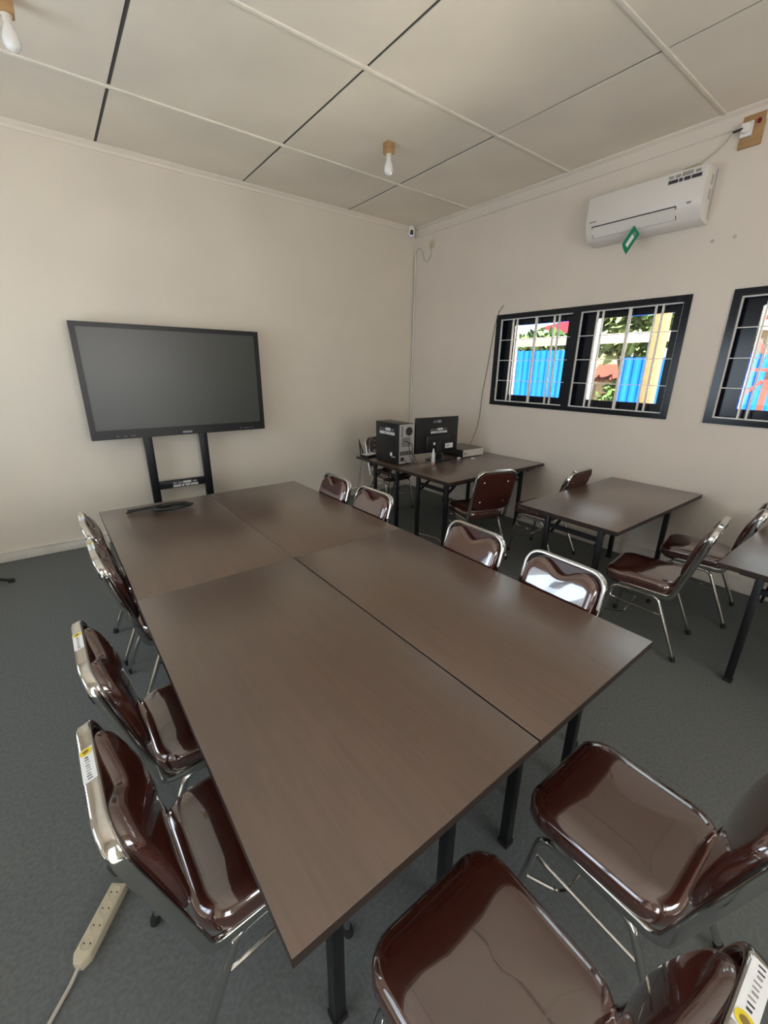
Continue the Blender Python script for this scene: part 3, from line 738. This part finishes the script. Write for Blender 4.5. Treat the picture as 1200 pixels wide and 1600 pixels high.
# ------------------------------------------------------------------ cables on the wall and floor
def cable(name, pts, r, m, label, cat='cable', fr=0.05):
    o = MB().tube(fillet(pts, fr, 5), r, 6).build(name, m, smooth=True)
    tag(o, label, cat); return o
cable('wall_cable', [(-0.004, -1.555, 2.42), (-0.006, -1.50, 2.36), (-0.006, -1.455, 2.20), (-0.006, -1.40, 1.75), (-0.006, -1.355, 1.45), (-0.010, -1.345, 1.20), (-0.02, -1.32, 1.0), (-0.08, -1.26, 0.76)], 0.0035, M['cable'], 'thin grey cable hanging beside the window down to the computer desk')
cable('hanging_power_cable', [(-1.535, -1.50, 0.745), (-1.548, -1.49, 0.60), (-1.53, -1.45, 0.40), (-1.56, -1.50, 0.20), (-1.52, -1.56, 0.012), (-1.44, -1.60, 0.006)], 0.0045, M['black'], 'black power cable hanging from the computer desk to the carpet')
cable('floor_cable', [(-1.62, -1.58, 0.006), (-1.45, -1.60, 0.006), (-1.28, -1.70, 0.006), (-1.22, -1.92, 0.006), (-1.30, -2.10, 0.006)], 0.0045, M['cablewhite'], 'pale cable curving over the carpet below the computer desks', fr=0.12)
cable('under_desk_cable', [(-1.20, -0.80, 0.72), (-1.38, -0.76, 0.60), (-1.40, -0.75, 0.30), (-1.44, -0.80, 0.01)], 0.004, M['cablewhite'], 'pale cable dropping below the computer desk beside the corner chair')
cable('network_cable', [(-1.515, -0.985, 0.756), (-1.545, -0.97, 0.72), (-1.56, -0.90, 0.40), (-1.57, -0.80, 0.02), (-1.60, -0.72, 0.006)], 0.003, M['cable'], 'thin grey network cable hanging off the end of the computer desk')
# conduit in the room corner
def conduit():
    root = empty('corner_conduit', (-0.012, -0.03, 0.0))
    MB().tube([(0, 0, 0.135), (0, 0, 3.18)], 0.0115, 10).build('pipe', M['conduit'], root, smooth=True)
    for z in (0.6, 1.5, 2.4, 3.0): MB().box(-0.014, 0.011, -0.014, 0.014, z, z+0.012).build('clip', M['conduit'], root)
    tag(root, 'thin white plastic conduit running down the room corner', 'conduit')
conduit()
cable('camera_cable', [(-0.012, -0.035, 3.18), (-0.012, -0.05, 3.225), (-0.008, -0.10, 3.245), (-0.008, -0.16, 3.19), (-0.008, -0.20, 3.08), (-0.008, -0.26, 3.055), (-0.008, -0.32, 3.11), (-0.012, -0.335, 3.215)], 0.005, M['cablewhite'], 'pale cable looping from the corner conduit to the wall socket', fr=0.03)
def socket_high():
    root = empty('wall_socket', (0, -0.335, 3.245))
    MB().box(-0.010, 0, -0.045, 0.045, -0.045, 0.045).build('plate', M['cream'], root, bevel=0.004)
    MB().lathe([(0.024, -0.026), (0.026, -0.022), (0.026, -0.009)], (0, 0.010, -0.012), 14, 'x').build('plug', M['cream'], root, smooth=True)
    tag(root, 'cream wall socket with plug high up in the room corner', 'socket')
socket_high()
def sec_cam():
    root = empty('security_camera', (-0.115, -0.055, 3.40))
    MB().lathe([(0.030, -0.045), (0.036, -0.035), (0.040, 0.0), (0.038, 0.055), (0.030, 0.075), (0.028, 0.08)], (0, 0, 0), 18).build('housing', M['white'], root, smooth=True)
    f = Vector((-0.62, -0.75, -0.12)).normalized()
    q = f.to_track_quat('Z', 'Y').to_matrix().to_4x4(); q.translation = f*0.026
    MB().prism(rrect(0.018, 0.036, 0.0175, 6), 'z', 0.0, 0.018).build('face', M['blackgloss'], root, xf=q, bevel=0.002)
    q2 = q.copy(); q2.translation = f*0.0445 + Vector((0, 0, 0.012)); MB().lathe([(0.010, 0), (0.010, 0.003), (0.006, 0.004)], n=14).build('lens', M['screen'], root, xf=q2)
    q3 = q.copy(); q3.translation = f*0.0445 + Vector((0, 0, -0.026)); MB().lathe([(0.006, 0), (0.006, 0.002), (0.003, 0.003)], n=10).build('indicator', M['blueled'], root, xf=q3)
    MB().box(-0.02, 0.02, -0.01, 0.055, -0.015, 0.015).build('bracket', M['white'], root)
    MB().lathe([(0.032, 0.078), (0.036, 0.080)], (0, 0, 0), 14).build('mount', M['white'], root)
    tag(root, 'small white security camera with black face and blue light in the ceiling corner', 'camera')
sec_cam()

# ------------------------------------------------------------------ air conditioner and its supply
def aircon():
    root = empty('air_conditioner', (0, -2.97, 2.80))
    hw = 0.44
    prof = [(0.0, 0.36), (-0.165, 0.36), (-0.192, 0.345), (-0.200, 0.325), (-0.208, 0.16), (-0.204, 0.125), (-0.192, 0.095), (-0.150, 0.030), (-0.120, 0.010), (-0.06, 0.0), (0.0, 0.0)]
    body = MB().prism(prof, 'y', -hw, hw).build('body', M['acwhite'], root, bevel=0.006, seg=3)
    # front cover panel, slightly proud
    pp = [(-0.195, 0.350), (-0.202, 0.335), (-0.211, 0.150), (-0.207, 0.132), (-0.200, 0.132), (-0.195, 0.15)]
    MB().prism(pp, 'y', -hw+0.012, hw-0.004).build('front_panel', M['acwhite'], root, bevel=0.002)
    # louver with dark gap round it
    a = Vector((-0.2035, 0, 0.118)); b = Vector((-0.156, 0, 0.040)); nl = Vector((-(a-b).z, 0, (a-b).x)).normalized()
    if nl.x > 0: nl = -nl
    y0, y1 = 0.375, -0.270
    def slab(ya, yb, s, t, lift, m, name, par, th=0.006):
        p = a.lerp(b, s)+nl*lift; q = a.lerp(b, t)+nl*lift
        vs = [(p.x, ya, p.z), (p.x, yb, p.z), (q.x, yb, q.z), (q.x, ya, q.z)]
        vs += [tuple(Vector(v)-nl*th) for v in vs]
        return MB().add(vs, [(0,1,2,3),(7,6,5,4),(0,4,5,1),(1,5,6,2),(2,6,7,3),(3,7,4,0)]).build(name, m, par)
    slab(y0+0.006, y1-0.006, -0.05, 1.0, 0.0012, M['slot'], 'louver_gap', root)
    lo = slab(y0, y1, 0.03, 0.97, 0.0040, M['acwhite'], 'louver', root)
    # right end cap with grey vents
    MB().prism([(-0.02, 0.35), (-0.04, 0.35), (-0.055, 0.10), (-0.035, 0.03), (-0.02, 0.03)], 'y', -hw-0.004, -hw+0.002).build('side_groove', M['acgrey'], root)
    for z in (0.15, 0.24): MB().box(-0.105, -0.075, -hw-0.003, -hw+0.002, z, z+0.06).build('side_grip', M['acgrey'], root)
    text_rows(root, (-0.2125, -0.225, 0.285), (0, -1, 0), (0.05, 0, 0.999), [], n=(-1, 0, 0))
    st = MB().box(-0.2072, -0.2055, -0.415, -0.185, 0.270, 0.337).build('asset_sticker', M['acwhite'], root)
    text_rows(st, (-0.2072, -0.190, 0.276), (0, -1, 0), (0, 0, 1), asset_rows(0.22, 0.056, M['print'], M['printlight']), n=(-1, 0, 0))
    text_rows(root, (-0.2105, 0.405, 0.150), (0, -1, 0), (0, 0, 1), [(0.0, 0.062, 0.0, 0.010, M['printlight'])], 'logo_print', n=(-1, 0, 0))
    text_rows(root, (-0.2065, -0.345, 0.118), (0, -1, 0), (0, 0, 1), [(0.0, 0.03, 0.0, 0.014, M['printlight'])], 'indicator_print', n=(-1, 0, 0))
    # hanging energy tag
    p = Vector((-0.200, 0.017, 0.059))
    tw = Vector((-0.012, -0.060, -0.074)); dn = Vector((-0.012, 0.078, -0.135)); nn = tw.cross(dn).normalized()
    vs = [p, p+tw, p+tw+dn, p+dn*0.97+tw*0.45, p+dn*0.90]; vs2 = [v+nn*0.002 for v in vs]
    tag_o = MB().add(vs+vs2, [(0,1,2,3,4), (9,8,7,6,5)] + [(i, (i+1) % 5, 5+(i+1) % 5, 5+i) for i in range(5)]).build('energy_tag', M['green'], root)
    for sgn in (1, -1):
        off = nn*0.0022*0.5 + nn*(0.0016*sgn)
        q = [p+tw*0.36+dn*0.26+off, p+tw*0.72+dn*0.26+off, p+tw*0.72+dn*0.78+off, p+tw*0.36+dn*0.78+off]
        MB().add(q, [(0,1,2,3)]).build('tag_field', M['sticker'], tag_o)
    q = [p+tw*0.42+dn*0.12-nn*0.0006, p+tw*0.72+dn*0.12-nn*0.0006, p+tw*0.72+dn*0.22-nn*0.0006, p+tw*0.42+dn*0.22-nn*0.0006]
    MB().add(q, [(0,1,2,3)]).build('tag_field', M['printlight'], tag_o)
    MB().tube([p+tw*0.5+Vector((0.03, 0, 0.02)), p+tw*0.5+dn*0.04], 0.001, 5).build('tag_string', M['sticker'], tag_o)
    tag(root, 'white wall air conditioner with a green tag hanging from its louver', 'air conditioner')
aircon()
o = MB().add([(-0.003, -3.05, 3.155), (-0.003, -3.36, 3.155), (-0.003, -3.33, 3.20), (-0.003, -3.26, 3.235), (-0.003, -3.17, 3.225), (-0.003, -3.10, 3.18)], [(0,1,2,3,4,5)])
o.v += [(0.0, v[1], v[2]) for v in o.v]; o.f += [(11,10,9,8,7,6)] + [(i, (i+1) % 6, 6+(i+1) % 6, 6+i) for i in range(6)]
tag(o.build('filler_patch', M['patch']), 'yellowed filler patch on the wall just above the air conditioner', 'patch')
cable('air_conditioner_cable', [(-0.02, -3.24, 3.19), (-0.015, -3.30, 3.235), (-0.015, -3.37, 3.27), (-0.02, -3.42, 3.31), (-0.06, -3.462, 3.33)], 0.0045, M['cablewhite'], 'pale cable rising from the air conditioner to its high socket')
def high_socket():
    root = empty('power_socket', (0, -3.545, 3.34))
    bd = MB().box(-0.018, 0, -0.085, 0.045, -0.105, 0.10).build('wood_board', M['woodraw'], root, bevel=0.002)
    MB().box(-0.046, -0.018, -0.028, 0.040, -0.045, 0.040).build('socket_body', M['white'], root, bevel=0.005)
    MB().lathe([(0.028, -0.072), (0.032, -0.066), (0.032, -0.047)], (0, 0.005, 0.0), 14, 'x').build('plug', M['white'], root, smooth=True)
    MB().tube([(-0.066, 0.02, -0.002), (-0.075, 0.075, -0.008)], 0.008, 8).build('plug_sleeve', M['slot'], root, smooth=True)
    MB().box(-0.050, -0.044, 0.020, 0.032, 0.024, 0.034).build('indicator', M['redled'], root)
    MB().box(-0.030, -0.018, -0.062, -0.045, 0.02, 0.045).build('switch', M['redroof'], root)
    tag(root, 'white socket with red light on a raw wood board under the ceiling', 'socket')
high_socket()
for i, (y, z) in enumerate(((-3.472, 2.679), (-3.610, 2.682))):
    o = MB().lathe([(0.013, -0.004), (0.011, -0.005), (0.006, 0.0)], (0, y, z), 10, 'x').build('wall_plug', M['acgrey'], smooth=True)
    tag(o, ('small grey screw plug in the wall below the air conditioner, nearer the first window', 'small grey screw plug in the wall above the gap between the two windows')[i], 'wall plug', 'screw plugs below the air conditioner')

# ------------------------------------------------------------------ ceiling bulbs
def bulb(x, y, label):
    root = empty('ceiling_bulb', (x, y, H))
    MB().box(-0.036, 0.036, -0.036, 0.036, -0.082, -0.002).build('wooden_block', M['woodraw'], root, bevel=0.006)
    MB().lathe([(0.026, -0.081), (0.026, -0.086), (0.020, -0.090), (0.020, -0.118)], n=14).build('holder', M['bulbneck'], root, smooth=True)
    MB().lathe([(0.018, -0.116), (0.023, -0.130), (0.034, -0.158), (0.039, -0.183), (0.036, -0.206), (0.025, -0.222), (0.008, -0.229)], n=18).build('bulb', M['bulb'], root, smooth=True)
    tag(root, label, 'light bulb')
bulb(-1.665, -1.56, 'white light bulb under a wooden block on the ceiling in front of the corner')
bulb(-4.07, -1.50, 'white light bulb under a wooden block above the big screen side')

# ------------------------------------------------------------------ power strip on the carpet
def strip():
    a = Vector((-4.497, -3.767, 0)); b = Vector((-4.398, -3.640, 0))
    d = (b-a).normalized(); rz = math.atan2(d.y, d.x)
    root = empty('power_strip', a, rz)
    L = 0.205; w = 0.026
    ol = [(-0.005, -0.012), (0.018, -w), (L, -w), (L, w), (0.018, w), (-0.005, 0.012)]
    MB().prism(ol, 'z', 0.0, 0.036).build('housing', M['cream'], root, bevel=0.003)
    for k in range(4):
        x = 0.042+0.045*k
        s = MB().lathe([(0.0195, 0.0), (0.0195, 0.0022), (0.0175, 0.0022), (0.0172, 0.0003)], (x, 0, 0.0358), 20).build('socket_ring', M['cream'], root)
        for y in (-0.0095, 0.0095): MB().lathe([(0.0024, 0), (0.0024, 0.0012)], (x, y, 0.036), 8).build('pin_hole', M['slot'], s)
    MB().tube(fillet([(0.0, 0, 0.016), (-0.04, 0.0, 0.008), (-0.14, 0.006, 0.006), (-0.32, 0.03, 0.006), (-0.6, 0.03, 0.006), (-0.9, 0.12, 0.006)], 0.06, 4), 0.0055, 8).build('flex', M['cablewhite'], root, smooth=True)
    tag(root, 'cream four-way power strip with its cable lying on the carpet', 'power strip')
strip()

# ------------------------------------------------------------------ outside the right-hand windows
GZ = -0.35
struct('ground', MB().box(WT, 60, -40, 50, GZ-0.2, GZ), M['ground'])
struct('roof', MB().box(XL-0.4, 0.5, YR-0.4, 0.5, H+0.12, H+0.22), M['zinc'])  # unseen roof, added with an overhang sized to steer the sun outside
def corrugated(y0, y1, x, z0, z1):
    n = max(6, int((y1-y0)/0.038)); v = []; f = []
    for i in range(n+1):
        y = y0+(y1-y0)*i/n; dx = 0.018*(1 if (i//2) % 2 else -1)
        v += [(x+dx, y, z0), (x+dx, y, z1)]
    for i in range(n): f.append((2*i, 2*i+2, 2*i+3, 2*i+1))
    m = len(v); v += [(p[0]+0.006, p[1], p[2]) for p in v]
    f += [tuple(k+m for k in reversed(q)) for q in f[:n]]
    return MB().add(v, f)
def fence(x, ya, yb, z1, label):
    root = empty('blue_fence', (0, 0, GZ))
    y = ya
    while y < yb-0.01:
        y2 = min(y+0.80, yb)
        corrugated(y, y2, x, 0.0, z1-GZ+random.uniform(-0.02, 0.02)).build('sheet', M['blue'], root)
        MB().box(x+0.03, x+0.09, y-0.03, y+0.03, 0, z1-GZ-0.05).build('fence_post', M['redsteel'], root)
        y = y2
    tag(root, label, 'fence')
fence(5.0, 0.20, 3.40, 2.17, 'bright blue corrugated fence outside, left part seen through the first window')
fence(5.0, -1.90, -0.66, 1.99, 'bright blue corrugated fence outside, behind the wooden post')
fence(5.2, -5.4, -2.25, 2.02, 'bright blue corrugated fence outside, behind the red steel frame')
def post():
    root = empty('wooden_post', (1.68, -2.57, GZ))
    MB().box(-0.065, 0.065, -0.065, 0.065, 0, 3.7).build('shaft', M['postwood'], root, bevel=0.008)
    MB().box(-0.10, 0.10, -0.10, 0.10, 0, 0.14).build('footing', M['ground'], root)
    tag(root, 'tan wooden post standing outside the first window', 'post')
post()
def foliage(rx, ry, rz, n, size, seed):
    rnd = random.Random(seed); v = []; f = []
    for _ in range(n):
        while True:
            p = Vector((rnd.uniform(-1, 1), rnd.uniform(-1, 1), rnd.uniform(-1, 1)))
            if p.length <= 1: break
        k = 0.55+0.45*rnd.random(); p = p.normalized()*k if rnd.random() < 0.75 else p
        c = Vector((p.x*rx, p.y*ry, p.z*rz)) * (1+0.18*math.sin(5*p.x+3*p.z+seed))
        a = Vector((rnd.gauss(0, 1), rnd.gauss(0, 1), rnd.gauss(0, 0.6)-0.4)).normalized()
        b = a.cross(Vector((rnd.gauss(0, 1), rnd.gauss(0, 1), rnd.gauss(0, 1)))).normalized()
        s = size*rnd.uniform(0.6, 1.25); m = len(v)
        v += [tuple(c), tuple(c+a*s*0.5+b*s*0.26), tuple(c+a*s), tuple(c+a*s*0.5-b*s*0.26)]
        f.append((m, m+1, m+2, m+3))
    return MB().add(v, f)
def tree(x, y, zc, rx, ry, rz, n, size, m, label, seed, name='leafy_tree'):
    root = empty(name, (x, y, GZ))
    h = zc-GZ
    MB().tube([(0, 0, 0), (0.05, 0.04, h*0.5), (0.0, 0.10, h*0.95)], [0.11, 0.085, 0.05], 8).build('trunk', M['bark'], root, smooth=True)
    for k in range(4):
        a = k*1.7+seed
        MB().tube([(0.02, 0.05, h*0.6), (rx*0.35*math.cos(a), ry*0.35*math.sin(a), h*0.85), (rx*0.6*math.cos(a), ry*0.6*math.sin(a), h*1.02)], [0.05, 0.035, 0.015], 6).build('branch', M['bark'], root, smooth=True)
    fo = foliage(rx, ry, rz, n, size, seed).build('foliage', m, root); fo.location = (0, 0, h); tag(fo, kind='stuff')
    tag(root, label, 'tree', 'trees outside the windows')
tree(8.8, 5.2, 2.42, 0.8, 1.2, 0.50, 1700, 0.26, M['leaf2'], 'pale green leafy tree beyond the first blue fence, beside the red roof', 1)
tree(7.1, 2.65, 2.50, 0.6, 0.95, 0.25, 1300, 0.24, M['leaf'], 'dark green low tree outside, between the blue fence and the red roof', 2)
tree(6.95, 0.15, 2.90, 0.45, 0.95, 0.80, 1700, 0.32, M['leaf2'], 'green large-leaved tree outside, above the gap in the blue fence', 3)
tree(6.0, -0.25, 1.0, 0.30, 0.45, 0.55, 700, 0.20, M['leaf2'], 'light green shrub growing in the gap of the blue fence', 4, 'leafy_shrub')
def slab8(p):
    return MB().add(p, [(0,1,2,3),(7,6,5,4),(0,4,5,1),(1,5,6,2),(2,6,7,3),(3,7,4,0)])
def roof_strip():
    root = empty('porch_roof', (0, 0, 0))
    slab8([(5.55, -1.9, 2.49), (5.95, -1.9, 2.53), (5.95, 4.2, 2.53), (5.55, 4.2, 2.49), (5.55, -1.9, 2.30), (5.95, -1.9, 2.48), (5.95, 4.2, 2.48), (5.55, 4.2, 2.30)]).build('sheet', M['zinc'], root)
    for y in (-1.8, 4.1): MB().box(5.62, 5.70, y-0.04, y+0.04, GZ, 2.35).build('prop', M['redsteel'], root)
    tag(root, 'pale sheet roof edge crossing the view behind the blue fence', 'roof')
roof_strip()
def house():
    root = empty('neighbour_house', (0, 0, 0))
    MB().box(8.4, 9.8, 1.75, 3.2, GZ, 2.8).build('wall', M['creamwall'], root)
    MB().prism([(3.55, 2.97), (2.4, 2.76), (1.6, 2.66), (1.6, 3.5), (2.4, 3.18)], 'x', 8.2, 10.0).build('roof', M['redroof'], root)
    tag(root, 'house with a red roof beyond the blue fence', 'house')
house()
def shed():
    root = empty('garden_shed', (0, 0, 0))
    MB().box(8.25, 8.95, 0.55, 1.45, GZ, 1.5).build('wall', M['creamwall'], root)
    slab8([(8.0, 0.40, 1.52), (8.5, 0.40, 1.93), (8.5, 1.58, 1.93), (8.0, 1.58, 1.52), (8.0, 0.40, 1.46), (8.5, 0.40, 1.86), (8.5, 1.58, 1.86), (8.0, 1.58, 1.46)]).build('roof', M['redtile'], root)
    slab8([(8.5, 0.40, 1.93), (9.1, 0.40, 1.50), (9.1, 1.58, 1.50), (8.5, 1.58, 1.93), (8.5, 0.40, 1.86), (9.1, 0.40, 1.44), (9.1, 1.58, 1.44), (8.5, 1.58, 1.86)]).build('roof', M['redtile'], root)
    tag(root, 'low shed with a terracotta roof seen through the fence gap', 'shed')
shed()
def steel_frame():
    root = empty('steel_frame', (0, 0, GZ))
    x = 4.5; g = -GZ
    for y in (-3.09, -4.3): MB().box(x-0.04, x+0.04, y-0.035, y+0.035, 0, 2.9).build('upright', M['redsteel'], root)
    MB().bar((x-0.06, -4.6, 1.78+g), (x-0.06, -2.45, 1.78+g), 0.04, 0.05).build('rail', M['redsteel'], root)
    MB().bar((x-0.06, -3.05, 1.62+g), (x-0.06, -2.62, 1.15+g), 0.04, 0.05).build('brace', M['redsteel'], root)
    MB().bar((x-0.06, -3.0, 2.0+g), (x-0.06, -2.66, 2.50+g), 0.04, 0.05).build('brace', M['redsteel'], root)
    MB().bar((x-0.06, -4.6, 2.52+g), (x-0.06, -2.45, 2.52+g), 0.05, 0.06).build('rail', M['redsteel'], root)
    tag(root, 'red steel frame with diagonal brace outside the second window', 'frame')
steel_frame()
def long_house():
    root = empty('cream_building', (0, 0, GZ))
    MB().box(8.0, 12.0, -12.0, -1.6, 0, 2.95).build('wall', M['creamwall'], root)
    MB().add([(7.7, -12.4, 3.05), (12.4, -12.4, 4.2), (12.4, -1.3, 4.2), (7.7, -1.3, 3.05), (7.7, -12.4, 2.97), (12.4, -12.4, 4.1), (12.4, -1.3, 4.1), (7.7, -1.3, 2.97)], [(0,1,2,3),(7,6,5,4),(0,4,5,1),(1,5,6,2),(2,6,7,3),(3,7,4,0)]).build('roof', M['zinc'], root)
    tag(root, 'cream rendered building behind the red steel frame', 'building')
long_house()
